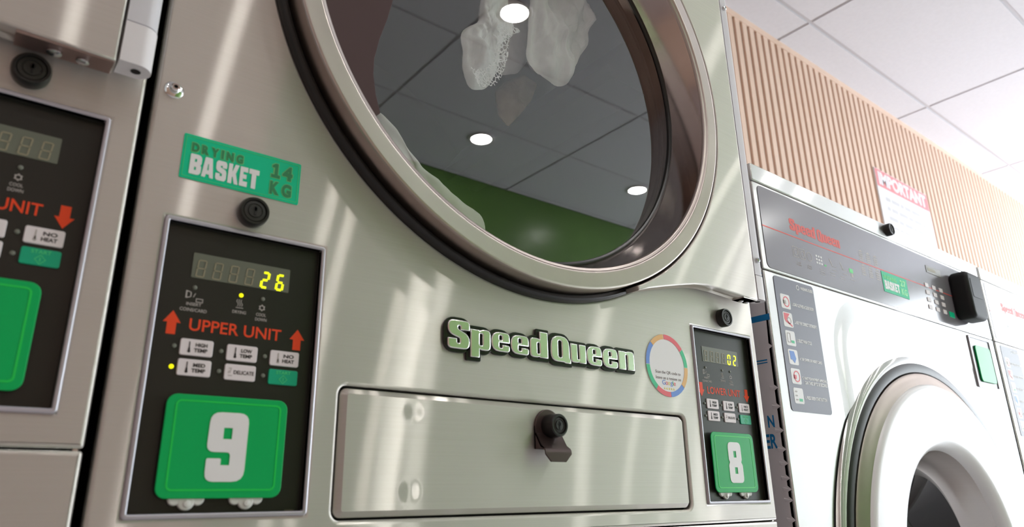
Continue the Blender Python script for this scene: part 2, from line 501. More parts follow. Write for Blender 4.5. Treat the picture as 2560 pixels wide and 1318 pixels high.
def glyph_loops(ch, x0, x1, z0, z1, heavy=False):
    """heavy block capitals and figures as polygon loops in a unit box"""
    o = {
        'B': [[(0, 0, .10), (.80, 0, .22), (1, .12, .15), (1, .42, .12), (.90, .5, .05), (1, .58, .12), (1, .88, .15), (.80, 1, .22), (0, 1, .10)],
              [(.40, .22, 0), (.58, .22, 0), (.58, .38, 0), (.40, .38, 0)], [(.40, .62, 0), (.58, .62, 0), (.58, .78, 0), (.40, .78, 0)]],
        'A': [[(0, 0, .05), (.32, 0, .05), (.37, .16, 0), (.63, .16, 0), (.68, 0, .05), (1, 0, .05), (.80, 1, .08), (.20, 1, .08)],
              [(.43, .36, 0), (.57, .36, 0), (.53, .68, 0), (.47, .68, 0)]],
        'K': [[(0, 0, .06), (.38, 0, .05), (.38, .32, 0), (.45, .36, 0), (.64, 0, .05), (1, 0, .05), (.72, .54, .03), (1, 1, .05), (.62, 1, .05), (.40, .62, 0), (.38, .62, 0), (.38, 1, .05), (0, 1, .06)]],
        'E': [[(0, 0, .06), (1, 0, .06), (1, .26, .05), (.42, .26, 0), (.42, .40, 0), (.86, .40, .05), (.86, .62, .05), (.42, .62, 0), (.42, .75, 0), (1, .75, .05), (1, 1, .06), (0, 1, .06)]],
        'T': [[(.28, 0, .06), (.72, 0, .06), (.72, .74, 0), (1, .74, .06), (1, 1, .08), (0, 1, .08), (0, .74, .06), (.28, .74, 0)]],
        '9': [[(.02, 0, .22), (1, 0, .30), (1, 1, .26), (.02, 1, .26), (.0, .42, .20), (.60, .42, .10), (.60, .235, 0), (.38, .235, 0), (.38, .33, .04), (.02, .33, .05)],
              [(.38, .61, 0), (.60, .61, 0), (.60, .775, 0), (.38, .775, 0)]],
        '8': [[(0, 0, .22), (1, 0, .22), (1, .44, .14), (.9, .5, .06), (.97, .56, .14), (.97, 1, .24), (.03, 1, .24), (.03, .56, .14), (.1, .5, .06), (0, .44, .14)],
              [(.40, .22, 0), (.60, .22, 0), (.60, .38, 0), (.40, .38, 0)], [(.40, .62, 0), (.60, .62, 0), (.60, .78, 0), (.40, .78, 0)]],
        'S': [[(0, 0, .38), (1, 0, .38), (1, .50, .26), (.46, .69, .06), (.46, .80, .05), (.58, .80, .05), (.58, .66, 0), (1, .66, .04), (1, 1, .38), (0, 1, .38), (0, .51, .26), (.55, .37, .06), (.55, .20, .05), (.42, .20, .05), (.42, .36, 0), (0, .36, .04)]] if heavy else None,
        'e': [[(0, 0, .45), (1, 0, .45), (1, .36, .08), (.60, .36, 0), (.60, .20, .06), (.42, .20, .06), (.42, .46, 0), (1, .46, 0), (1, 1, .45), (0, 1, .45)], [(.42, .60, .03), (.58, .60, .03), (.58, .82, .05), (.42, .82, .05)]],
        'p': [[(0, 0, 0), (.45, 0, 0), (.45, .30, 0), (.55, .27, .08), (1, .27, .42), (1, 1, .42), (.60, 1, .10), (.46, .94, 0), (.46, .97, 0), (0, .97, 0)], [(.45, .44, .05), (.60, .44, .05), (.60, .84, .05), (.45, .84, .05)]],
        'd': [[(0, 0, .42), (.42, 0, .1), (.54, .04, 0), (.54, 0, 0), (1, 0, 0), (1, 1, 0), (.54, 1, 0), (.54, .70, 0), (.42, .74, .1), (0, .74, .42)], [(.40, .15, .05), (.54, .15, .05), (.54, .56, .05), (.40, .56, .05)]],
        'Q': [[(0, .03, .45), (.68, .03, .1), (.75, 0, 0), (1.03, 0, 0), (1.03, .13, 0), (.97, .20, .06), (.97, 1, .45), (0, 1, .45)], [(.38, .20, .08), (.57, .20, .08), (.57, .82, .08), (.38, .82, .08)]],
        'u': [[(0, 1, 0), (.45, 1, 0), (.45, .20, .05), (.56, .20, .05), (.56, 1, 0), (1, 1, 0), (1, 0, 0), (.57, 0, 0), (.57, .05, 0), (.42, 0, .1), (0, 0, .36)]],
        'n': [[(0, 0, 0), (.45, 0, 0), (.45, .79, .05), (.56, .79, .05), (.56, 0, 0), (1, 0, 0), (1, 1, .38), (.62, 1, .1), (.46, .94, 0), (.46, .97, 0), (0, .97, 0)]],
    }
    if o['S'] is None: o['S'] = BLOCK_S
    o = o[ch]
    sx = x1 - x0; sz = z1 - z0
    return [roundpoly([(x0 + a * sx, z0 + b * sz, r * sx) for a, b, r in lp]) for lp in o]


def seven(m, x0, x1, z0, z1, segs, y, mat, w=.0022, slant=.10):
    zm = (z0 + z1) / 2; g = w * .25
    S = {'a': (x0, x1, z1 - w, z1), 'd': (x0, x1, z0, z0 + w), 'g': (x0, x1, zm - w / 2, zm + w / 2),
         'f': (x0, x0 + w, zm, z1), 'b': (x1 - w, x1, zm, z1), 'e': (x0, x0 + w, z0, zm), 'c': (x1 - w, x1, z0, zm)}
    for s in segs:
        a, b, c, d = S[s]
        if s in 'adg': a += g + w * .6; b -= g + w * .6
        else: c += g + w * .35; d -= g + w * .35
        q = [(a, c), (b, c), (b, d), (a, d)]
        m.slab([[(px + (pz - z0) * slant, pz) for px, pz in q]], y - .0003, y, mat)


DIG = {'8': 'abcdefg', '2': 'abged', '6': 'afgedc', '0': 'abcdef'}


def lock(parent, x, z, r=.0125, out=.010, y=0.0):
    m = MB()
    m.lathe(x, z, [(r * .96, y + .002), (r, y - out * .3), (r, y - out * .75), (r * .93, y - out), (r * .78, y - out), (r * .74, y - out * .85)], 'lock_black', 40)
    o = m.build('lock', parent)
    c = MB()
    c.lathe(x, z, [(r * .74, y - out * .8), (r * .70, y - out * .9), (r * .52, y - out * .92), (r * .50, y - out * .85), (r * .44, y - out * .85), (r * .42, y - out * .93), (.00001, y - out * .93)], 'lock_face', 36)
    c.slab([rrect(x - r * .05, x + r * .09, z - r * .30, z + r * .34, r * .04, 2)], y - out * .97, y - out * .9, 'keyhole_black')
    c.slab([circ(x + r * .02, z + r * .12, r * .14, 14)], y - out * .97, y - out * .9, 'keyhole_black')
    c.build('lock_core', o)
    return o


# ------------------------------------------------------------------ dryer control panel
def control_panel(root, x0, z1, upper, digits, number, lit, w=.1308, h=.222):
    """x0, z1: top left corner on the front; faces y = 0, dark face set back"""
    X = lambda u: x0 + u / 1000.0
    Z = lambda v: z1 + v / 1000.0
    yf = .005
    face = MB()
    face.slab([rrect(x0 + .002, x0 + w - .002, z1 - h + .002, z1 - .002)], yf, yf + .008, 'panel_film')
    # walls of the recess
    e = .0034
    for a, b, c, d in ((x0 + e - .0006, x0 + e, z1 - h + e, z1 - e), (x0 + w - e, x0 + w - e + .0006, z1 - h + e, z1 - e),
                       (x0 + e, x0 + w - e, z1 - e, z1 - e + .0006), (x0 + e, x0 + w - e, z1 - h + e - .0006, z1 - h + e)):
        face.box(a, b, -.001, yf + .001, c, d, 'panel_film')
    P = lambda s, u0, u1, v0, v1, mat, bold=0.0, **k: face.text(s, X(u0), X(u1), Z(v0), Z(v1), yf, mat, bold, .0002, **k)
    # printed legends
    P('INSERT', 24.5, 35.5, -67.2, -64.8, 'print_grey', .01); P('COINS/CARD', 20.3, 40.0, -71.8, -69.2, 'print_grey', .01)
    P('DRYING', 59.3, 70.0, -68.3, -65.8, 'print_grey', .01)
    P('COOL', 78.2, 86.2, -68.0, -65.5, 'print_grey', .01); P('DOWN', 77.8, 87.0, -72.0, -69.5, 'print_grey', .01)
    # coin slot and card icon, heat waves, snowflake
    for q in ([(23.2, -55.6), (24.2, -55.6), (24.2, -61.6), (23.2, -61.6)], [(24.2, -55.6), (27, -56.4), (27, -57), (24.2, -56.4)], [(26.6, -56.6), (27.4, -57), (27.4, -60.2), (26.6, -60.4)],
              [(24.2, -60.8), (27, -60), (27, -60.6), (24.2, -61.6)], [(28.6, -60.6), (29.2, -60.4), (30.6, -57.2), (30, -57.2)], [(31, -61.6), (36.4, -61.6), (36.4, -61), (31, -61)],
              [(31, -64.2), (36.4, -64.2), (36.4, -63.6), (31, -63.6)], [(31, -64), (31.6, -64), (31.6, -61.2), (31, -61.2)], [(35.8, -64), (36.4, -64), (36.4, -61.2), (35.8, -61.2)]):
        face.slab([[(X(a), Z(b)) for a, b in q]], yf - .0002, yf, 'print_grey')
    for dx in (62.6, 64.2, 65.8):
        lp = [(dx + .7 * math.sin((t / 10) * 2 * PI) - .25, -62.4 + .58 * t) for t in range(11)]
        lp += [(a + .5, b) for a, b in lp[::-1]]
        face.slab([[(X(a), Z(b)) for a, b in lp]], yf - .0002, yf, 'print_grey')
    face.slab([[(X(61.6), Z(-63.8)), (X(67.4), Z(-63.8)), (X(67.4), Z(-63.3)), (X(61.6), Z(-63.3))]], yf - .0002, yf, 'print_grey')
    star = []
    for i in range(12):
        r_ = 2.9 if i % 2 == 0 else 2.0
        star.append((82.4 + r_ * math.cos(i * PI / 6 + PI / 2), -60.9 + r_ * math.sin(i * PI / 6 + PI / 2)))
    inner = circ(82.4, -60.9, 1.45, 12)
    face.slab([[(X(a), Z(b)) for a, b in star], [(X(a), Z(b)) for a, b in inner]], yf - .0002, yf, 'print_grey')
    # arrows and title
    P('UPPER UNIT' if upper else 'LOWER UNIT', 28.6, 100.2, -86.6, -77.2, 'print_orange', .012)
    for cx, t, b_ in ((16.1, -72.8, -91.0), (113.9, -75.0, -92.4)):
        hgt = t - b_; hw = 6.3; sw = 3.3; head = hgt * .5
        q = [(cx, t), (cx + hw, t - head), (cx + sw, t - head), (cx + sw, b_), (cx - sw, b_), (cx - sw, t - head), (cx - hw, t - head)]
        if not upper: q = [(a, t + b_ - v) for a, v in q][::-1]
        face.slab([[(X(a), Z(v)) for a, v in q]], yf - .0002, yf, 'print_orange')
    P('70438701', 115.0, 122.6, -218.8, -217.6, 'digit_off')
    panel = face.build('control_panel', root)
    # bezel
    fr = MB()
    fr.slab([rrect(x0, x0 + w, z1 - h, z1, .003), rrect(x0 + e, x0 + w - e, z1 - h + e, z1 - e, .0008, 2)[::-1]], -.0022, .004, 'frame_alu', .0012)
    fr.build('bezel', panel)
    # display
    d = MB()
    d.slab([rrect(X(25.2), X(103.1), Z(-44.8), Z(-24.4), .0008, 2)], yf - .0004, yf + .001, 'display_window')
    for i in range(6):
        u = 28.0 + i * 12.6
        ch = digits[i]
        if ch == '.': seven(d, X(u), X(u + 6.6), Z(-43.8), Z(-29.6), 'abcdefg', yf - .0004, 'digit_off', .0009)
        else: seven(d, X(u), X(u + 6.9), Z(-44.4), Z(-29.9), DIG[ch], yf - .0004, 'digit_on', .0018)
    d.build('display', panel)
    # indicator lights
    for i, (u, v) in enumerate(((29.2, -52.6), (64.8, -53.1), (82.4, -53.4), (20.0, -99.5), (54.2, -99.9), (88.5, -100.3), (20.0, -115.2), (54.3, -115.5), (88.5, -115.9))):
        L = MB(); L.lathe(X(u), Z(v), [(.0017, yf + .0005), (.0017, yf - .0004), (.0012, yf - .001), (.00001, yf - .0012)], 'led_on' if i in lit else 'led_off', 16)
        o = L.build('indicator_light', panel)
        if i in lit: lab(o, 'lit yellow indicator light')
    # keys
    keys = (('HIGH\nTEMP', 23.9, 47.9, -105.8, -93.2, 't1'), ('LOW\nTEMP', 58.2, 82.1, -106.5, -93.8, 't2'), ('NO\nHEAT', 92.5, 116.5, -107.0, -94.6, 't3'),
            ('MED\nTEMP', 23.9, 48.0, -121.2, -108.6, 't1'), ('DELICATE', 58.2, 82.2, -121.6, -109.2, 't4'), ('START', 92.6, 116.6, -122.2, -109.9, 's'))
    for s, a, b_, c, t, kd in keys:
        B = MB(); mat = 'button_green' if kd == 's' else 'button_grey'
        B.slab([rrect(X(a), X(b_), Z(c), Z(t), .0016)], yf - .0012, yf + .0005, mat, .0005)
        yy = yf - .0012
        if kd == 's':
            B.text('START', X(a + 6), X(b_ - 6), Z(t - 3.8), Z(t - 1.2), yy, 'sticker_line', .01, .0002)
            cx, cz = X((a + b_) / 2), Z((c + t) / 2 - 1.8)
            B.slab([[(cx, cz - .0036), (cx + .0036, cz), (cx, cz + .0036), (cx - .0036, cz)], [(cx, cz - .003), (cx - .003, cz), (cx, cz + .003), (cx + .003, cz)]], yy - .0002, yy, 'sticker_line')
            B.box(cx - .0003, cx + .0003, yy - .0002, yy, cz - .0015, cz + .0015, 'sticker_line')
        elif kd == 't4':
            B.text(s, X(a + 7.0), X(b_ - 1.4), Z((c + t) / 2 - 1.5), Z((c + t) / 2 + 1.5), yy, 'print_dark', .012, .0002)
            for q in ([(3, 2.6), (5.2, 2.6), (5.2, 3.1), (3, 3.1)], [(3.8, -1), (4.3, -1), (5.2, 2.6), (4.7, 2.6)], [(3, -3), (6, -3), (6, -2.5), (3, -2.5)], [(2.6, -1), (3.1, -1), (3.8, 1), (3.3, 1)]):
                B.slab([[(X(a + p), Z((c + t) / 2 + r_)) for p, r_ in q]], yy - .0002, yy, 'print_grey')
        else:
            l1, l2 = s.split('\n'); mid = (c + t) / 2
            B.text(l1, X(a + 11), X(b_ - 4.4), Z(mid + .6), Z(mid + 3.5), yy, 'print_dark', .03, .0002)
            B.text(l2, X(a + 10.2), X(b_ - 4.0), Z(mid - 3.5), Z(mid - .6), yy, 'print_dark', .03, .0002)
            mt = 'print_grey' if kd == 't3' else 'print_dark'
            B.slab([rrect(X(a + 6.2), X(a + 7.0), Z(mid - 3), Z(mid + 4.2), .0003, 2)], yy - .0002, yy, mt)
            B.slab([circ(X(a + 6.6), Z(mid - 3.2), .0011, 12)], yy - .0002, yy, mt)
            B.slab([rrect(X(a + 5.9), X(a + 7.3), Z(mid - 3), Z(mid - .5), .0003, 2)], yy - .0002, yy, mt)
        o = B.build('button', panel)
        if kd == 's': lab(o, 'green start button')
    # number plate, held by two clips
    G = MB()
    G.slab([rrect(X(19.2), X(109.2), Z(-208.8), Z(-135.2), .0075)], yf - .0050, yf - .0036, 'plate_green', .0006)
    G.slab([rrect(X(25.6), X(104.0), Z(-203.6), Z(-139.2), .004), rrect(X(26.9), X(102.7), Z(-202.3), Z(-140.5), .003)[::-1]], yf - .0052, yf - .0050, 'plate_line')
    if number: G.slab(glyph_loops(number, X(50.6), X(79.6), Z(-197.2), Z(-147.0)), yf - .0054, yf - .0050, 'plate_white')
    G.build('number_plate', panel)
    for u in (41.4, 83.8):
        C = MB()
        for du, dv, rr in ((-8.0, -209.0, 4.6), (8.0, -209.0, 4.6), (0, -211.0, 6.0)):
            C.slab([circ(X(u + du), Z(dv), rr / 1000, 24)], yf - .0030 - .0001 * rr, yf - .0002, 'clip_plastic', .0012, 3)
        C.lathe(X(u + .5), Z(-212.2), [(.0028, yf - .0034), (.0022, yf - .0050), (.00001, yf - .0054)], 'clip_plastic', 18)
        C.build('plate_clip', panel)
    return panel


# ------------------------------------------------------------------ dryer door
def dryer_door(root, ox, cz, drop=0.0):
    cx = ox + .403
    ring = MB()
    ring.lathe(cx, cz, [(.3195, -.004), (.3195, -.0275), (.3195, -.0290), (.3187, -.0304), (.3172, -.0310), (.3162, -.0310), (.3155, -.0310), (.3018, -.0310), (.3008, -.0310), (.2998, -.0309), (.2984, -.0302), (.2978, -.0292), (.2972, -.0288), (.2950, -.0286), (.2940, -.0278), (.2934, -.0262), (.2931, -.0250)], 'ring_steel', 192)
    ring.lathe(cx, cz, [(.2931, -.0250), (.2925, -.0232), (.2796, .0175), (.2789, .0200), (.2800, .0240), (.2860, .0440)], 'cone_steel', 192)
    door = ring.build('door', root, origin=(cx, -.01, cz))
    g = MB(); g.lathe(cx, cz, [(.2800, .0185), (.2785, .0178), (.2765, .0180), (.2745, .0192), (.2738, .0212)], 'seal_rubber', 160); g.build('glass_gasket', door)
    g = MB(); n = 128
    g.add([(p[0], .0215, p[1]) for p in circ(cx, cz, .2795, n)], [tuple(range(n))], 'door_glass')
    lab(g.build('door_glass', door), 'round clear door glass')
    g = MB(); g.lathe(cx, cz, [(.3190, -.0045), (.3215, -.0075), (.3245, -.0085), (.3268, -.0070), (.3282, -.003), (.3284, .002)], 'black_rubber', 160)
    g.build('door_gasket', door)
    # pull handle inside the ring, left
    S = [(.2015, .2275), (.2070, .2335), (.2008, .2530), (.1970, .2750), (.1970, .2940), (.2020, .3210), (.2100, .3500), (.2160, .3790), (.2170, .3920)]
    right = [(x + ox, z - .392 + cz) for x, z in S]
    right += [(x, 2 * cz - z) for x, z in right[-2::-1]]
    arc = circ(cx, cz, .2715, 40, 142.5, 217.5)
    m = MB(); m.slab([right + arc], .0165, .0208, 'handle_brown', .0006, 1)
    lab(m.build('handle', door), 'dark brown curved pull handle')
    # hinge side plate
    W = [(.5275, .0885), (.545, .0940), (.575, .1015), (.604, .1082), (.635, .1148), (.662, .1180), (.69, .1180), (.722, .1168), (.75, .1160), (.7735, .1155)]
    low = [(x + ox, z - .392 + cz - drop * (1 if x > .6 else .4)) for x, z in W]
    up = [(x, 2 * cz - z) for x, z in low[::-1]]
    arc = circ(cx, cz, .3225, 60, 67.5, -67.5)
    m = MB(); m.slab([low + up + arc], -.030, -.0085, 'brushed_steel', .0018)
    plate = m.build('hinge_plate', door)
    for s in (-1, 1):
        for dx, r in ((.736, .0050), (.754, .0044)) if drop else ((.750, .0036), (.763, .0036)):
            b = MB(); zz = .1142 - .392 - drop; x = ox + dx
            n = 14; vs = []
            for i in range(n): vs.append((x + r * math.cos(2 * PI * i / n), -.018 + r * math.sin(2 * PI * i / n), cz + zz * (1 if s < 0 else -1)))
            hh = -.0028 if s < 0 else .0028
            v2 = [(a, c, d + hh * .5) for a, c, d in vs] + [(x + (a - x) * .55, -.018 + (c + .018) * .55, d + hh) for a, c, d in vs]
            k = n
            fs = [(i, (i + 1) % k, k + (i + 1) % k, k + i) for i in range(k)] + [(k + i, k + (i + 1) % k, 2 * k + (i + 1) % k, 2 * k + i) for i in range(k)] + [tuple(range(2 * k, 3 * k))]
            b.add(vs + v2, fs, 'bolt_metal'); b.build('bolt', plate)
    for s in (-1, 1):
        b = MB(); z0 = cz + s * (.2762 + drop)
        b.box(ox + (.712 if drop else .742), ox + .7725, -.0285, -.0100, z0 - .0012, z0 + .0012, 'bracket_metal' if drop else 'satin_steel'); lab(b.build('bracket', plate), 'brown metal hinge bracket' if drop else 'bare steel hinge bracket')
    # hinge: knuckles and barrel
    hx = ox + .7885; hy = -.0195; r = .0105
    prof = lambda rr: [(ox + .7755, hy + rr), (ox + .7755, hy - rr)] + [(hx + rr * math.cos(math.radians(a)), hy + rr * math.sin(math.radians(a))) for a in range(-90, 91, 12)]
    m = MB(); m.prism_z(prof(.0100), cz - .392 + .154 - drop, cz + .392 - .154 + drop, 'silver_paint')
    hinge = m.build('hinge', door)
    for s in (-1, 1):
        z0, z1 = cz - .392 + .1180 - drop, cz - .392 + .1528 - drop
        if s > 0: z0, z1 = 2 * cz - z1, 2 * cz - z0
        k = MB(); k.prism_z(prof(r), z0, z1, 'white_enamel')
        n = 16
        zz = z0 - .0004 if s < 0 else z1 + .0004
        k.add([(hx + .0036 * math.cos(2 * PI * i / n), hy + .0036 * math.sin(2 * PI * i / n), zz) for i in range(n)], [tuple(range(n))], 'dark_gap')
        lab(k.build('knuckle', hinge), 'white hinge knuckle')
        b = MB(); zb = cz + s * .2155
        b.lathe(ox + .7845, zb, [(.0040, hy - .0095), (.0040, hy - .0115), (.0032, hy - .0132), (.0018, hy - .0136), (.0016, hy - .0120), (.00001, hy - .0120)], 'bolt_metal', 18)
        b.build('bolt', hinge)
    return door


def drum(root, cx, cz):
    m = MB()
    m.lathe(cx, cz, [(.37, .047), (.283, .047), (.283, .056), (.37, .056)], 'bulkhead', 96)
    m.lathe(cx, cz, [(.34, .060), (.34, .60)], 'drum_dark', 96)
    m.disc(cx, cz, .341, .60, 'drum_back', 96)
    for a in (25, 145, 265):
        t = math.radians(a)
        p = Vector((cx + .34 * math.cos(t), 0, cz + .34 * math.sin(t))); q = Vector((cx + .27 * math.cos(t), 0, cz + .27 * math.sin(t)))
        w = Vector((-math.sin(t), 0, math.cos(t)))
        vs = []
        for y in (.10, .58):
            for c in (p + w * .05, q + w * .012, q - w * .012, p - w * .05): vs.append((c.x, y, c.z))
        m.add(vs, [(0, 1, 5, 4), (1, 2, 6, 5), (2, 3, 7, 6), (0, 3, 2, 1), (4, 5, 6, 7)], 'drum_dark')
    return m.build('drum', root)


def latch(root, x, z):
    m = MB()
    out = [(x - .0180, z)] + circ(x, z, .0180, 20, 180, 0) + [(x + .0185, z)]
    # back plate hugging the door, then tongue bent outwards
    body = circ(x, z + .001, .0172, 22, 0, 180) + [(x - .0172, z - .022), (x + .0172, z - .022)]
    m.slab([body], -.0036, -.0002, 'latch_brown', .0008)
    a0, a1 = x - .0172, x + .0172
    prof = [(-.0036, z - .006), (-.0115, z - .0185), (-.0165, z - .0215), (-.0180, z - .0235), (-.0185, z - .0270), (-.0185, z - .0340)]
    vs = []; fs = []
    for i, (y, zz) in enumerate(prof):
        sh = 0.0 if i < 4 else (.0 if i == 4 else .007)
        vs += [(a0 + sh, y, zz), (a1 - sh, y, zz), (a1 - sh, y + .0014, zz - .0008), (a0 + sh, y + .0014, zz - .0008)]
    for i in range(len(prof) - 1):
        o = 4 * i
        for k in range(4): fs.append((o + k, o + (k + 1) % 4, o + 4 + (k + 1) % 4, o + 4 + k))
    fs += [(3, 2, 1, 0), tuple(len(vs) - 4 + k for k in range(4))]
    m.add(vs, fs, 'latch_brown')
    # side cheeks
    for xx in (a0, a1 - .0012):
        c = [(-.0002, z + .002), (-.0036, z + .002), (-.0036, z - .006), (-.0115, z - .0185), (-.0165, z - .0215), (-.0002, z - .0215)]
        n = len(c)
        m.add([(xx, y, q) for y, q in c] + [(xx + .0012, y, q) for y, q in c], [tuple(range(n)), tuple(range(2 * n - 1, n - 1, -1))] + [(i, (i + 1) % n, n + (i + 1) % n, n + i) for i in range(n)], 'latch_brown')
    o = m.build('latch', root)
    lk = MB()
    lk.lathe(x + .002, z + .001, [(.0118, -.003), (.0122, -.010), (.0114, -.0185), (.0104, -.0195), (.0088, -.0195), (.0083, -.018)], 'lock_black', 36)
    lk.lathe(x + .002, z + .001, [(.0083, -.0178), (.0062, -.0186), (.0058, -.018), (.0050, -.018), (.0048, -.0188), (.00001, -.0188)], 'lock_face', 32)
    lk.slab([rrect(x + .0014, x + .0028, z - .0035, z + .005, .0005, 2)], -.0192, -.0185, 'keyhole_black')
    lk.slab([circ(x + .002, z + .002, .0016, 12)], -.0192, -.0185, 'keyhole_black')
    lk.build('lock', o)
    return o


# ------------------------------------------------------------------ dryer
def dryer(ox, dz, label, main, pshift=0.0):
    w = .80; yb = .78
    root = thing('tumble_dryer', label, 'dryer', ox + w / 2, yb / 2)
    zt = .87 + dz; zs = -.1735 + dz
    cz = .392 + dz; cx = ox + .403
    sh = MB()
    sh.box(ox + .003, ox + .006, .004, yb, ZF + .03, zt, 'satin_steel'); sh.box(ox + w - .006, ox + w - .003, .004, yb, ZF + .03, zt, 'satin_steel')
    sh.box(ox + .003, ox + w - .003, .004, yb, zt - .003, zt, 'satin_steel'); sh.box(ox + .003, ox + w - .003, yb - .004, yb, ZF + .03, zt, 'satin_steel')
    sh.box(ox + .03, ox + w - .03, .04, yb - .02, ZF, ZF + .03, 'dark_gap')
    sh.build('cabinet', root)
    lp = [(.021 + pshift, .0709), (.6566 + pshift, .0709)]
    dx0, dx1, dz0, dz1 = .1735, .6275, -.1563, -.0472
    f = MB()
    loops = [rrect(ox, ox + w, zs + .0008, zt, .002, 2), circ(cx, cz, .3275, 160)[::-1]]
    for px, pz in lp: loops.append(rrect(ox + px + .001, ox + px + .1298, pz + dz - .221, pz + dz - .001)[::-1])
    if main: loops.append(rrect(ox + dx0, ox + dx1, dz0 + dz, dz1 + dz, .008)[::-1])
    f.slab(loops, 0.0, .012, 'brushed_steel', .003, 3)
    fp = f.build('front_panel', root)
    f = MB()
    f.slab([rrect(ox, ox + w, ZF + .12, zs - .0008, .002, 2), circ(cx, zs - .46, .3275, 120)[::-1]], 0.0, .012, 'brushed_steel', .003, 3)
    f.build('lower_front_panel', root)
    f = MB(); f.box(ox + .004, ox + w - .004, .012, .03, ZF + .03, ZF + .125, 'satin_steel'); f.build('kick_plate', root)
    control_panel(root, ox + lp[0][0], lp[0][1] + dz, True, '....26', '9' if main else None, (1, 6) if main else ())
    control_panel(root, ox + lp[1][0], lp[1][1] + dz, False, '....02' if main else '......', '8' if main else None, ())
    lock(root, ox + .0853, .0868 + dz); lock(root, ox + .7256, .0886 + dz)
    dryer_door(root, ox, cz, 0.0 if main else .0125); dryer_door(root, ox, zs - .46)
    drum(root, cx, cz); drum(root, cx, zs - .46)
    if not main: return root
    # drawer-like access panel
    g = .0022; q = MB()
    q.slab([rrect(ox + dx0 + g, ox + dx1 - g, dz0 + g, dz1 - g, .0065)], -.0012, .012, 'drawer_steel', .0050, 0)
    ap = q.build('access_panel', root)
    q = MB(); q.box(ox + dx0 - .004, ox + dx1 + .004, .0122, .014, dz0 - .004, dz1 + .004, 'dark_gap'); q.build('panel_backing', ap)
    latch(ap, .4030, -.0725)
    # snap stud
    q = MB(); q.lathe(.0132, .1783, [(.0072, .001), (.0074, -.0008), (.0060, -.0018), (.0040, -.0022), (.0036, -.0062), (.0028, -.0070), (.0016, -.0070), (.0014, -.004)], 'chrome', 32)
    q.disc(.0132, .1783, .0015, -.0042, 'dark_gap', 16); q.build('snap_stud', root)
    # green adhesive sticker
    s = MB(); ys = -.0006
    s.slab([rrect(.0259, .1237, .1046, .1436, .0013)], ys, .0, 'sticker_green')
    s.slab([rrect(.0276, .1220, .1064, .1418, .0008, 2), rrect(.0280, .1216, .1068, .1414, .0008, 2)[::-1]], ys - .0002, ys, 'sticker_line')
    for t, xs_, c, d in (('DRYING', (.0322, .0390, .0398, .0466, .0474, .0542, .0552, .0584, .0594, .0664, .0674, .0742), .1284, .1374), ('14', (.0974, .1062, .1072, .1172), .1240, .1384), ('KG', (.0974, .1066, .1078, .1172), .1084, .1216)):
        for i, ch in enumerate(t):
            a, b_ = xs_[2 * i], xs_[2 * i + 1]; k = .0006
            if ch == '1':
                s.slab([[(a, c), (b_, c), (b_, c + .004), (b_ - .002, c + .004), (b_ - .002, d), (b_ - .0055, d), (a + .0006, d - .002), (a + .0006, d - .005), (a + .0022, d - .005), (a + .0022, c + .004), (a, c + .004)]], ys - .0002, ys, 'sticker_edge')
                a, b_, c_, d_ = a + k, b_ - k, c + k, d - k
                s.slab([[(a, c_), (b_, c_), (b_, c_ + .0028), (b_ - .002, c_ + .0028), (b_ - .002, d_), (b_ - .0045, d_), (a + .0006, d_ - .002), (a + .0006, d_ - .0038), (a + .0028, d_ - .0038), (a + .0028, c_ + .0028), (a, c_ + .0028)]], ys - .0004, ys, 'sticker_dark')
                continue
            s.text(ch, a, b_, c, d, ys, 'sticker_edge', .085, .0002)
            s.text(ch, a + k, b_ - k, c + k, d - k, ys - .0002, 'sticker_dark', .05, .0002)
    fr = ((.0, .172), (.170, .348), (.360, .526), (.536, .700), (.704, .832), (.834, 1.0))
    for ch, (a, b_) in zip('BASKET', fr):
        tw = .0884 - .0322
        s.slab(glyph_loops(ch, .0322 + a * tw + .0004, .0322 + b_ * tw - .0004, .1094, .1270), ys - .0004, ys, 'sticker_white')
    lab(s.build('sticker', root), 'green drying basket sticker')
    # chrome emblem
    E_ = (('S', .2781, .3036, -.0040, .0243), ('p', .3045, .3288, -.0102, .0185), ('e', .3300, .3530, -.0012, .0188), ('e', .3545, .3780, -.0014, .0187), ('d', .3798, .4044, -.0018, .0262),
          ('Q', .4085, .4362, -.0040, .0252), ('u', .4370, .4600, -.0018, .0190), ('e', .4610, .4845, -.0022, .0196), ('e', .4855, .5100, -.0024, .0200), ('n', .5118, .5380, -.0022, .0202))
    b = MB(); t = MB()
    for ch, a, b_, c, d in E_:
        e = .0033
        if ch == 'p': b.slab([rrect(a - e, a + .0108 + e, c - e, d + e, .0015), ], -.0028, 0, 'emblem_black', .0004); b.slab([rrect(a, b_ + e, c + .0070 - e, d + e, .010)], -.00281, 0, 'emblem_black', .0004)
        elif ch == 'd': b.slab([rrect(a + .0133 - e, b_ + e, c - e, d + e, .0015)], -.0028, 0, 'emblem_black', .0004); b.slab([rrect(a - e, b_, c - e, d - .0072 + e, .010)], -.00281, 0, 'emblem_black', .0004)
        elif ch in 'un': b.slab([rrect(a - e, b_ + e, c - e, d + e, .0035)], -.0028, 0, 'emblem_black', .0004)
        elif ch == 'Q': b.slab([rrect(a - e, b_ + e * .9, c - e, d + e, .012)], -.0028, 0, 'emblem_black', .0004); b.slab([rrect(b_ - .008, b_ + e + .001, c - e, c + .010, .001)], -.00281, 0, 'emblem_black', .0004)
        else: b.slab([rrect(a - e, b_ + e, c - e, d + e, .0115)], -.0028, 0, 'emblem_black', .0004)
        t.slab(glyph_loops(ch, a, b_, c, d, True), -.0056, -.0026, 'emblem_chrome', .0010, 2)
    bo = b.build('emblem', root); lab(bo, 'black backed chrome maker emblem'); lab(t.build('lettering', bo), 'chrome raised lettering')
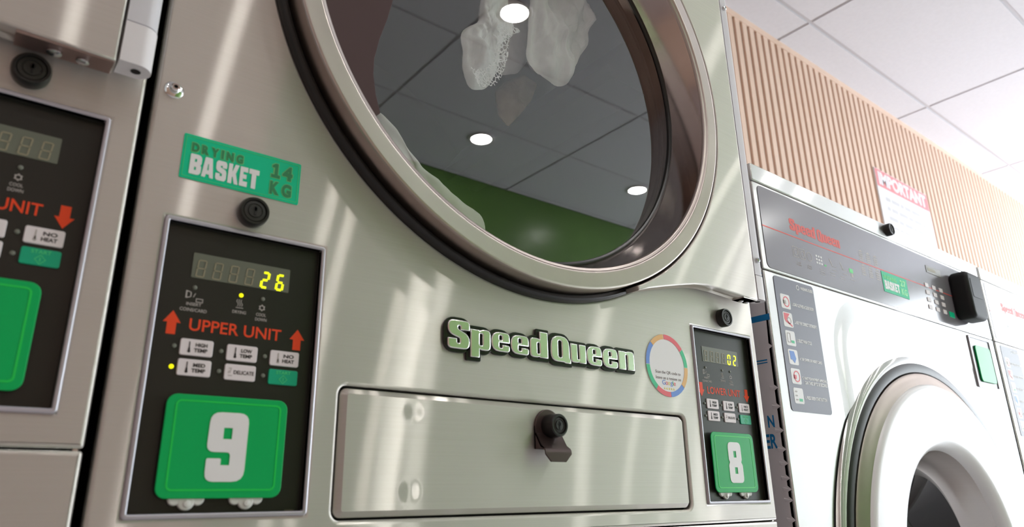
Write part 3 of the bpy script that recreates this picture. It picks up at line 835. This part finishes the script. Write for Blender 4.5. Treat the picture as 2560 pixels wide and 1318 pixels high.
    # round review sticker, its code left out
    s = MB(); qx, qz, R, r2 = .6026, .0118, .0386, .0325
    s.slab([circ(qx, qz, R, 72)], -.0005, 0, 'sticker_white')
    for a0, a1, c in ((96, 136, 'orange'), (137, 182, 'blue'), (183, 232, 'green'), (233, 274, 'red'), (275, 318, 'blue'), (319, 360, 'orange'), (361, 396, 'green'), (397, 454, 'red')):
        s.slab([circ(qx, qz, R, 14, a0, a1) + circ(qx, qz, r2, 14, a1, a0)], -.0008, -.0005, 'rim_' + c)
    s.text('Scan the QR code to', qx - .0228, qx + .0240, qz - .0115, qz - .0072, -.0005, 'rim_grey', .0, .0002)
    s.text('leave us a review on', qx - .0226, qx + .0240, qz - .0178, qz - .0140, -.0005, 'rim_grey', .0, .0002)
    xx = qx - .0118
    for ch, c, wd, z0_, z1_ in (('G', 'blue', .0058, -.0243, -.0186), ('o', 'red', .0040, -.0243, -.0203), ('o', 'yellow', .0040, -.0243, -.0203), ('g', 'blue', .0040, -.0258, -.0203), ('l', 'green', .0010, -.0243, -.0186), ('e', 'red', .0040, -.0243, -.0203)):
        s.text(ch, xx, xx + wd, qz + z0_, qz + z1_, -.0005, 'rim_' + c, .0, .0002); xx += wd + .0004
    for i in range(5):
        sx_, sz_ = qx - .0082 + i * .0043, qz - .0288
        st = [(sx_ + (.0016 if k % 2 == 0 else .0007) * math.sin(k * PI / 5), sz_ + (.0016 if k % 2 == 0 else .0007) * math.cos(k * PI / 5)) for k in range(10)]
        s.slab([st[::-1]], -.0007, -.0005, 'rim_yellow')
    lab(s.build('review_sticker', root), 'round white sticker with a coloured rim')
    return root


dryer(0.0, 0.0, 'stacked stainless steel dryer in the middle with green number plates 9 and 8', True)
dryer(-.8068, .0675, 'stacked stainless steel dryer cut off at the left edge with white door hinge', False, -.0069)


# ------------------------------------------------------------------ laundry in the middle dryer's drum
def cloth(name, outline, y, thick, mat, seed, label, cat, rings=14, fold=.012, fsc=22.0, stretch=(1, 1)):
    N = 96
    pts = [Vector(p) for p in outline]
    L = [0]
    for a, b in zip(pts, pts[1:] + pts[:1]): L.append(L[-1] + (b - a).length)
    res = []
    for i in range(N):
        s = L[-1] * i / N
        k = max(j for j in range(len(L) - 1) if L[j] <= s + 1e-12)
        t = (s - L[k]) / max(1e-9, L[k + 1] - L[k])
        res.append(pts[k].lerp(pts[(k + 1) % len(pts)], t))
    for _ in range(2): res = [(res[i - 1] + res[i] * 2 + res[(i + 1) % N]) / 4 for i in range(N)]
    c = sum(res, Vector((0, 0))) / N
    vs = []; fs = []
    for side in (-1, 1):
        base = len(vs)
        for r in range(1, rings + 1):
            t = r / rings
            for p in res:
                q = c.lerp(p, t)
                nz = noise.fractal(Vector((q.x * fsc * stretch[0] + seed, q.y * fsc * stretch[1], seed * 1.7)), 1.0, 2.0, 4)
                edge = math.sqrt(max(0, 1 - t ** 4))
                yy = y + side * thick * edge * (.55 + .45 * t) - fold * nz * (1 if side < 0 else .6) * (.3 + .7 * edge)
                vs.append((q.x, yy, q.y))
        vs.append((c.x, y + side * thick * .55 - fold * noise.fractal(Vector((c.x * fsc * stretch[0] + seed, c.y * fsc * stretch[1], seed * 1.7)), 1.0, 2.0, 4), c.y)); ci = len(vs) - 1
        for r in range(rings - 1):
            for i in range(N):
                j = (i + 1) % N
                f = (base + r * N + i, base + r * N + j, base + (r + 1) * N + j, base + (r + 1) * N + i)
                fs.append(f if side > 0 else f[::-1])
        for i in range(N):
            f = (ci, base + i, base + (i + 1) % N); fs.append(f[::-1] if side > 0 else f)
    m = MB(); m.add(vs, fs, mat)
    o = m.build(name, smooth=180)
    return tag(o, label, cat)


mm = lambda L: [(a / 1000, b / 1000) for a, b in L]
lc = cloth('lace_garment', mm([(348, 433), (356, 443), (376, 460), (375, 492), (389, 541), (426, 550), (426, 500), (431, 483), (432, 461), (416, 448), (408, 432), (406, 410), (401, 391), (393, 373), (386, 361), (372, 354), (362, 349), (354, 356), (349, 371), (348, 391), (351, 402), (346, 413)]),
           .078, .010, 'cloth_white', 3.1, 'white lace edged garment tumbling left of the topmost mirrored downlight', 'laundry', 14, .012, 30)
trim = MB()
T = [(421, 446), (406, 435), (399, 419), (398, 397), (393, 378), (385, 360), (377, 347), (362, 339), (351, 335)]
vs = []
for i, (a, b) in enumerate(T):
    a2, b2 = a - 22 + i * 1.0, b + 5 + i * 2.0
    for t in (0, .5, 1.0): vs.append(((a + (a2 - a) * t) / 1000, .047 + .0015 * math.sin(i * 2.1) - .002 * t, (b + (b2 - b) * t) / 1000))
fs = [(3 * i + k, 3 * i + k + 1, 3 * i + 4 + k, 3 * i + 3 + k) for i in range(len(T) - 1) for k in range(2)]
trim.add(vs, fs, 'lace'); lab(trim.build('lace_trim', lc, smooth=180), 'openwork lace edging')
cloth('white_shirt', mm([(480, 590), (545, 622), (600, 606), (612, 578), (594, 553), (597, 530), (574, 497), (562, 470), (549, 448), (544, 435), (528, 426), (504, 430), (479, 437), (469, 450), (469, 468), (474, 513)]),
      .094, .012, 'cloth_white', 8.4, 'large white cloth tumbling at the top right of the drum', 'laundry', 16, .020, 18, (2.4, .7))
cloth('pillow_case', mm([(447, 550), (472, 590), (521, 590), (526, 552), (513, 491), (492, 461), (462, 446), (442, 451), (439, 481)]),
      .145, .012, 'cloth_white', 5.5, 'white cloth tumbling between the lace garment and the larger white cloth', 'laundry', 12, .010, 14)
cloth('tan_cloth', mm([(481, 447), (501, 472), (537, 498), (567, 495), (553, 458), (527, 421), (504, 393), (488, 409)]),
      .185, .012, 'cloth_tan', 9.5, 'tan cloth tumbling just below the white laundry', 'laundry', 12, .012, 18)
cloth('bath_towel', mm([(231, 271), (233, 288), (248, 271), (259, 256), (266, 248), (281, 235), (296, 224), (316, 218), (345, 204), (371, 190), (388, 178), (388, 152), (350, 120), (300, 130), (255, 170), (230, 215)]),
      .090, .018, 'cloth_cream', 2.2, 'cream towel lying along the lower left of the drum', 'towel', 18, .012, 12)


# ------------------------------------------------------------------ washer
def washer(ox, label, spare=False):
    w = .90; x1 = ox + w; yb = .80
    root = thing('washing_machine', label, 'washing machine', ox + w / 2, yb / 2)
    zt = .362
    m = MB()
    m.box(ox, ox + .003, .004, yb, ZF + .06, zt - .003, 'film_grey'); m.box(x1 - .003, x1, .004, yb, ZF + .06, zt - .003, 'satin_steel')
    m.box(ox, x1, yb - .003, yb, ZF + .06, zt - .003, 'satin_steel'); m.box(ox, x1, .004, yb, zt - .006, zt - .003, 'satin_steel')
    m.box(ox + .04, x1 - .04, .06, yb - .04, ZF, ZF + .06, 'dark_gap')
    m.build('cabinet', root)
    m = MB(); m.slab([rrect(ox, x1, .3318, zt, .003, 2)], -.001, .03, 'washer_steel', .002); top = m.build('top_trim', root)
    lock(top, ox + .455, .3485, .0125, .012)
    # control fascia
    m = MB(); m.slab([rrect(ox, x1, .1846, .3306, .002, 2)], 0, .02, 'washer_steel', .0015)
    X = lambda x: ox + x - .847
    pan = m.build('control_panel', root)
    yf = -.0008
    f = MB(); f.slab([rrect(X(.859), x1 - .012, .1885, .3265, .009)], yf, 0, 'washer_film', .0003)
    f.slab([rrect(X(.859), x1 - .012, .2565, .2583, 0)], yf - .0002, yf, 'washer_red')
    cur = .940
    for ch, a, b_, c, d in (('S', .0, .105, 0, .0205), ('p', .108, .205, -.0045, .015), ('e', .208, .302, 0, .015), ('e', .305, .398, 0, .015), ('d', .40, .495, 0, .0205), ('Q', .53, .635, -.002, .0205), ('u', .638, .73, 0, .015), ('e', .732, .822, 0, .015), ('e', .825, .912, 0, .015), ('n', .915, 1.0, 0, .015)):
        tw = .160
        f.slab(glyph_loops(ch, X(.940 + a * tw), X(.940 + b_ * tw), .2685 + c, .2685 + d, True), yf - .0002, yf, 'washer_red')
    pg = 'print_grey'
    for cx in (.948, .968):
        f.slab([rrect(X(cx - .010), X(cx + .007), .222, .240, .002), rrect(X(cx - .009), X(cx + .006), .223, .239, .002)[::-1]], yf - .0002, yf, pg)
        f.slab([circ(X(cx - .001), .231, .0055, 20), circ(X(cx - .001), .231, .0045, 20)[::-1]], yf - .0002, yf, pg)
    f.slab([circ(X(.988), .231, .008, 24), circ(X(.988), .231, .007, 24)[::-1]], yf - .0002, yf, pg)
    for i in range(3):
        for j in range(3): f.slab([rrect(X(1.009 + i * .0075), X(1.0135 + i * .0075), .2355 - j * .006, .239 - j * .006, .001, 2)], yf - .0002, yf, 'sticker_white')
    f.slab([rrect(X(1.034), X(1.040), .2235, .2262)], yf - .0002, yf, 'plate_line')
    for cx in (1.058, 1.094):
        f.slab([[(X(cx - .006), .240), (X(cx - .004), .241), (X(cx + .004), .229), (X(cx + .002), .228)]], yf - .0002, yf, pg)
        f.slab([rrect(X(cx), X(cx + .016), .221, .2217)], yf - .0002, yf, pg); f.slab([rrect(X(cx), X(cx + .016), .228, .2287)], yf - .0002, yf, pg)
    f.slab([rrect(X(1.119), X(1.132), .228, .236, .001)], yf - .0002, yf, 'plate_line'); f.slab([circ(X(1.127), .224, .004, 14)], yf - .0002, yf, pg)
    for cx, t in ((.952, 'Load\nDrum'), (.984, 'Close\nDoor')):
        f.text(t, X(cx - .007), X(cx + .007), .2085, .2155, yf, pg, 0, .0002, 1.0, 'CENTER')
    for cx, n in ((1.024, 3), (1.058, 2), (1.092, 2), (1.126, 1)):
        for k in range(n): f.slab([rrect(X(cx - .008), X(cx + .008), .2145 - .004 * k, .2153 - .004 * k)], yf - .0002, yf, pg)
    for i in range(3):
        for j in range(2):
            bx, bz = X(1.166 + i * .0275), .2605 - j * .0275
            for k in range(4): f.slab([rrect(bx, bx + .015, bz + k * .0042, bz + k * .0042 + .0022, .0008, 2)], yf - .0002, yf, pg)
            f.slab([[(bx, bz + .0175), (bx + .015, bz + .0175), (bx + .009, bz + .022)]], yf - .0002, yf, pg)
    fo = f.build('overlay', pan); lab(fo, 'grey printed control overlay')
    s = MB(); a, b_, c, d = X(1.243), X(1.346), .2145, .2548
    s.slab([rrect(a, b_, c, d, .001)], -.0014, -.0008, 'sticker_green')
    s.text('WASHING', a + .006, a + .058, d - .0145, d - .006, -.0014, 'plate_line', .03, .0002)
    for ch, (p, q) in zip('BASKET', ((.0, .170), (.168, .335), (.340, .500), (.505, .675), (.680, .830), (.832, 1.0))):
        s.slab(glyph_loops(ch, a + .006 + p * .060, a + .006 + q * .060 - .0005, c + .006, d - .017), -.0017, -.0014, 'sticker_white')
    s.text('27', a + .072, b_ - .006, d - .0185, d - .005, -.0014, 'plate_line', .05, .0002); s.text('KG', a + .072, b_ - .006, c + .005, c + .0185, -.0014, 'plate_line', .05, .0002)
    lab(s.build('sticker', pan), 'green washing basket sticker')
    s = MB(); s.slab([rrect(X(1.455), X(1.525), .2915, .3070, .001)], -.0016, -.0006, 'lcd', .0003)
    s.slab([rrect(X(1.462), X(1.500), .296, .3025, .001)], -.0018, -.0016, 'digit_off'); s.build('display', pan)
    for i in range(3):
        for j in range(4):
            s = MB(); cx = X(1.440 + i * .034 + j * -.0005); cz_ = .2605 - j * .0155
            s.slab([rrect(cx - .0085, cx + .0085, cz_ - .0045, cz_ + .0045, .0015)], -.0020, -.0006, 'button_grey', .0005); s.build('button', pan)
    s = MB(); s.slab([rrect(X(1.528), X(1.553), .2065, .2185, .001)], -.0020, -.0006, 'sticker_green', .0004); lab(s.build('button', pan), 'green start button')
    # card reader boxed onto the fascia
    r = MB(); r.slab([rrect(X(1.560), X(1.640), .2040, .3080, .016, 8)], -.038, .0, 'reader_black', .009, 5)
    rd = r.build('card_reader', root)
    r = MB(); r.slab([rrect(X(1.575), X(1.625), .250, .292, .004)], -.0386, -.0376, 'reader_face'); r.build('reader_screen', rd)
    # front with a raised round bulge and door opening
    cx, cz = X(1.310), -.283
    m = MB(); m.slab([rrect(ox, x1, ZF + .10, .1832, .003, 2), circ(cx, cz, .345, 128)[::-1]], 0, .014, 'washer_steel', .0025)
    fpan = m.build('front_panel', root)
    m = MB(); e0 = (X(1.022), X(1.598), -.86, .1785); ins = .034
    o_ = rrect(*e0, .110, 12); i_ = rrect(e0[0] + ins, e0[1] - ins, e0[2] + ins, e0[3] - ins, .110 - ins, 12); n = len(o_)
    prof = [(0, 0), (.25, .0006), (.5, .0016), (.75, .0026), (1, .0032)]
    vs = [(o_[k][0] + (i_[k][0] - o_[k][0]) * t, -y, o_[k][1] + (i_[k][1] - o_[k][1]) * t) for t, y in prof for k in range(n)]
    m.add(vs, [(r * n + k, r * n + (k + 1) % n, (r + 1) * n + (k + 1) % n, (r + 1) * n + k) for r in range(len(prof) - 1) for k in range(n)], 'washer_steel')
    m.slab([i_, circ(cx, cz, .378, 128)[::-1]], -.0032, -.0022, 'washer_steel')
    m.build('embossed_field', fpan)
    m = MB(); m.lathe(cx, cz, [(.381, -.0018), (.379, -.0035), (.374, -.0075), (.369, -.0095), (.360, -.0100), (.352, -.008), (.3495, .004)], 'washer_steel', 160)
    m.lathe(cx, cz, [(.3665, -.0096), (.362, -.0125), (.350, -.012), (.342, -.004), (.330, .012)], 'black_rubber', 128)
    m.build('door_surround', root)
    d = MB()
    d.lathe(cx, cz, [(.335, .006), (.3470, -.0090), (.3470, -.0130), (.3440, -.0150), (.3300, -.0215), (.3260, -.0232)], 'ring_steel', 160)
    do = d.build('door', root, origin=(cx, -.01, cz))
    d = MB(); d.lathe(cx, cz, [(.3262, -.0230), (.3245, -.0258), (.3200, -.0280), (.3150, -.0286), (.3120, -.0287), (.2360, -.0287), (.2320, -.0285), (.2240, -.0262), (.2160, -.0190), (.2120, -.0090)], 'door_white', 160)
    lab(d.build('door_ring', do), 'broad white ring of the porthole door')
    d = MB(); d.lathe(cx, cz, [(.2122, -.0095), (.2090, .004), (.2000, .030), (.1960, .045), (.1900, .050)], 'satin_steel', 128); d.build('door_liner', do)
    d = MB(); d.lathe(cx, cz, [(.1905, .049), (.183, .040), (.172, .036), (.150, .060), (.120, .095), (.00001, .110)], 'glass_dark', 128); lab(d.build('door_glass', do), 'dark bowl shaped door glass')
    # washing guide
    g = MB(); y0 = -.0008
    g.slab([rrect(X(.8705), X(.983), -.0270, .1780, .006)], y0, 0, 'guide_grey')
    g.slab([circ(X(.936), .1685, .0042, 20), circ(X(.936), .1685, .0030, 20)[::-1]], y0 - .0002, y0, 'sticker_white')
    g.text('WASHING GUIDE', X(.944), X(.980), .1662, .1715, y0, 'sticker_white', .03, .0002)
    lines = ('1. LOAD CLOTHES & CLOSE DOOR', '2. ADD THE CORRECT DETERGENT', '3. SELECT WASH CYCLE', '4. TAP, SWIPE OR INSERT CARD', '5. WAIT FOR PAYMENT APPROVAL,', '6. PRESS GREEN START BUTTON')
    ends = (.977, .978, .955, .977, .984, .975)
    for i, t in enumerate(lines):
        zc = .1395 - i * .0287
        g.text(t, X(.912), X(ends[i]) - .002, zc - .0038, zc + .0014, y0, 'sticker_white', .03, .0002)
        if i == 4: g.text('CAN TAKE UP TO 30 SECONDS', X(.917), X(.981), zc - .0100, zc - .0048, y0, 'sticker_white', .03, .0002)
        ix = X(.8945)
        g.slab([rrect(ix - .0128, ix + .0128, zc - .0115, zc + .0115, .003)], y0 - .0002, y0, 'sticker_white')
        yy = y0 - .0002; c_ = ('red', 'red', 'green', 'blue', 'red', 'green')[i]
        if i in (0, 4): g.slab([circ(ix + .002, zc, .0085, 24), circ(ix + .002, zc, .0068, 24)[::-1]], yy - .0002, yy, 'rim_red'); g.slab([rrect(ix - .007, ix + .001, zc - .004, zc + .002, .001)], yy - .0002, yy, 'print_grey' if i == 0 else 'rim_red')
        elif i == 1: g.slab([[(ix - .010, zc + .010), (ix + .006, zc + .010), (ix - .004, zc), (ix + .010, zc - .008), (ix + .010, zc - .010), (ix - .006, zc - .004), (ix - .010, zc)]], yy - .0002, yy, 'rim_red'); g.slab([circ(ix + .003, zc - .001, .0055, 18), circ(ix + .003, zc - .001, .0042, 18)[::-1]], yy - .0002, yy, 'print_grey')
        elif i == 2: g.slab([rrect(ix - .009, ix + .000, zc - .007, zc + .008, .002), rrect(ix - .008, ix - .001, zc - .006, zc + .007, .002)[::-1]], yy - .0002, yy, 'print_grey'); g.slab([rrect(ix + .001, ix + .009, zc - .007, zc - .003)], yy - .0002, yy, 'rim_green')
        elif i == 3: g.slab([[(ix - .009, zc + .009), (ix + .003, zc + .009), (ix + .007, zc - .002), (ix + .002, zc - .009), (ix - .004, zc - .004), (ix - .008, zc - .004)]], yy - .0002, yy, 'rim_blue')
        else:
            for k in (-1, 0, 1): g.slab([rrect(ix - .009, ix - .003, zc + k * .006 - .001, zc + k * .006 + .001, .001)], yy - .0002, yy, 'print_grey')
            g.slab([rrect(ix, ix + .009, zc - .008, zc - .004)], yy - .0002, yy, 'rim_green')
    lab(g.build('instruction_sticker', root), 'grey washing guide sticker with six pictograms')
    # round white sticker and the number plate at the right
    g = MB(); g.slab([circ(X(1.548), .138, .028, 40)], -.0006, 0, 'sticker_white'); lab(g.build('round_sticker', root), 'plain white round sticker')
    g = MB(); g.slab([rrect(X(1.600), X(1.716), .066, .178, .003), rrect(X(1.604), X(1.712), .070, .174, .002)[::-1]], -.003, 0, 'frame_alu', .001)
    g.slab([rrect(X(1.603), X(1.713), .069, .175)], -.001, 0, 'panel_film')
    g.slab([rrect(X(1.622), X(1.704), .080, .158, .008)], -.004, -.001, 'plate_green', .0006); lab(g.build('number_plate', root), 'framed green number plate')
    # protective film left on the side sheet, its torn edge and print
    if not spare:
        p = MB(); xs_ = ox - .0006
        zz = [.18, .0655, .0651, .0038, -.0556, -.0814, -.1002, -.1201, -.1346, -.1489, -.1746, -.30, -1.0]
        edge = [(.003, .18)]
        for z in (.0651, .0045, -.022, -.0556, -.0814, -.1002, -.1201, -.1346, -.1489, -.1746, -.21, -.26, -.33):
            edge += [(.0075, z + .005), (.0015, z), (.0075, z - .003)]
        edge += [(.0075, -1.0)]
        n = len(edge)
        vs = [(xs_, a, b) for a, b in edge] + [(xs_, .30, b) for a, b in edge]
        p.add(vs, [(i, i + 1, n + i + 1, n + i) for i in range(n - 1)], 'film_grey')
        for z in (.0045, -.022, -.0556, -.0814, -.1002, -.1201, -.1346, -.1489, -.1746, -.21):
            tip = (ox - .0006, .0015, z)
            p.add([tip, (ox - .0045, .013, z + .0022), (ox - .0010, .0145, z + .004), (ox - .001, .0135, z - .002)], [(0, 1, 2), (0, 3, 1), (1, 3, 2)], 'film_grey')
        xb = ox - .0009
        q = lambda y0_, y1_, z0_, z1_: p.add([(xb, y0_, z0_), (xb, y1_, z0_), (xb, y1_, z1_), (xb, y0_, z1_)], [(0, 1, 2, 3)], 'film_blue')
        q(.0, .30, .1048, .1140); q(.013, .30, .0456, .0475); q(.013, .30, .0420, .0436); q(.003, .30, .176, .1785); q(.003, .30, .171, .173)
        for t, y0_, y1_, z0_, z1_ in (('N', .0145, .0250, -.0500, -.0330), ('ER', .0140, .0330, -.0790, -.0590)):
            vs, fs = text_geo(t, .03, .0); ax = [v[0] for v in vs]; ay = [v[1] for v in vs]
            p.add([(xb, y1_ - (v[0] - min(ax)) / (max(ax) - min(ax)) * (y1_ - y0_), z0_ + (v[1] - min(ay)) / (max(ay) - min(ay)) * (z1_ - z0_)) for v in vs], fs, 'film_blue')
        lab(p.build('protective_film', root, smooth=0), 'grey protective film with blue print')
    return root


washer(.847, 'stainless steel washing machine with white porthole door, right of the middle dryer')
washer(.847 + .915, 'second stainless steel washing machine at the far right, beyond the first one', True)

# ------------------------------------------------------------------ wall sign
s = MB(); sx0, sx1, sz0, sz1, sy = 3.378, 3.985, .85, 1.4335, YB - .0112
s.slab([rrect(sx0, sx1, sz0, sz1, .006)], sy - .006, sy, 'sign_white', .001)
s.slab([rrect(sx0 + .004, sx1 - .004, sz1 - .102, sz1 - .004, .004)], sy - .0065, sy - .006, 'sign_pink')
s.text('IMPORTANT', sx0 + .03, sx1 - .03, sz1 - .090, sz1 - .014, sy - .0065, 'sign_white', .05, .0004)
for i, wd in enumerate((.40, .44, .46, .42, .45, .40, .44, .38)):
    z = sz1 - .150 - i * .052; xx = sx0 + .07; k = 0
    while xx < sx0 + .07 + wd:
        ln = (.050, .085, .035, .065, .095)[(i * 2 + k) % 5]; k += 1
        s.slab([rrect(xx, min(xx + ln, sx0 + .07 + wd + .03), z - .020, z, .004)], sy - .0064, sy - .006, 'sign_grey'); xx += ln + .014
tag(s.build('notice_board'), 'white notice with a pink IMPORTANT heading on the slatted wall', 'sign')
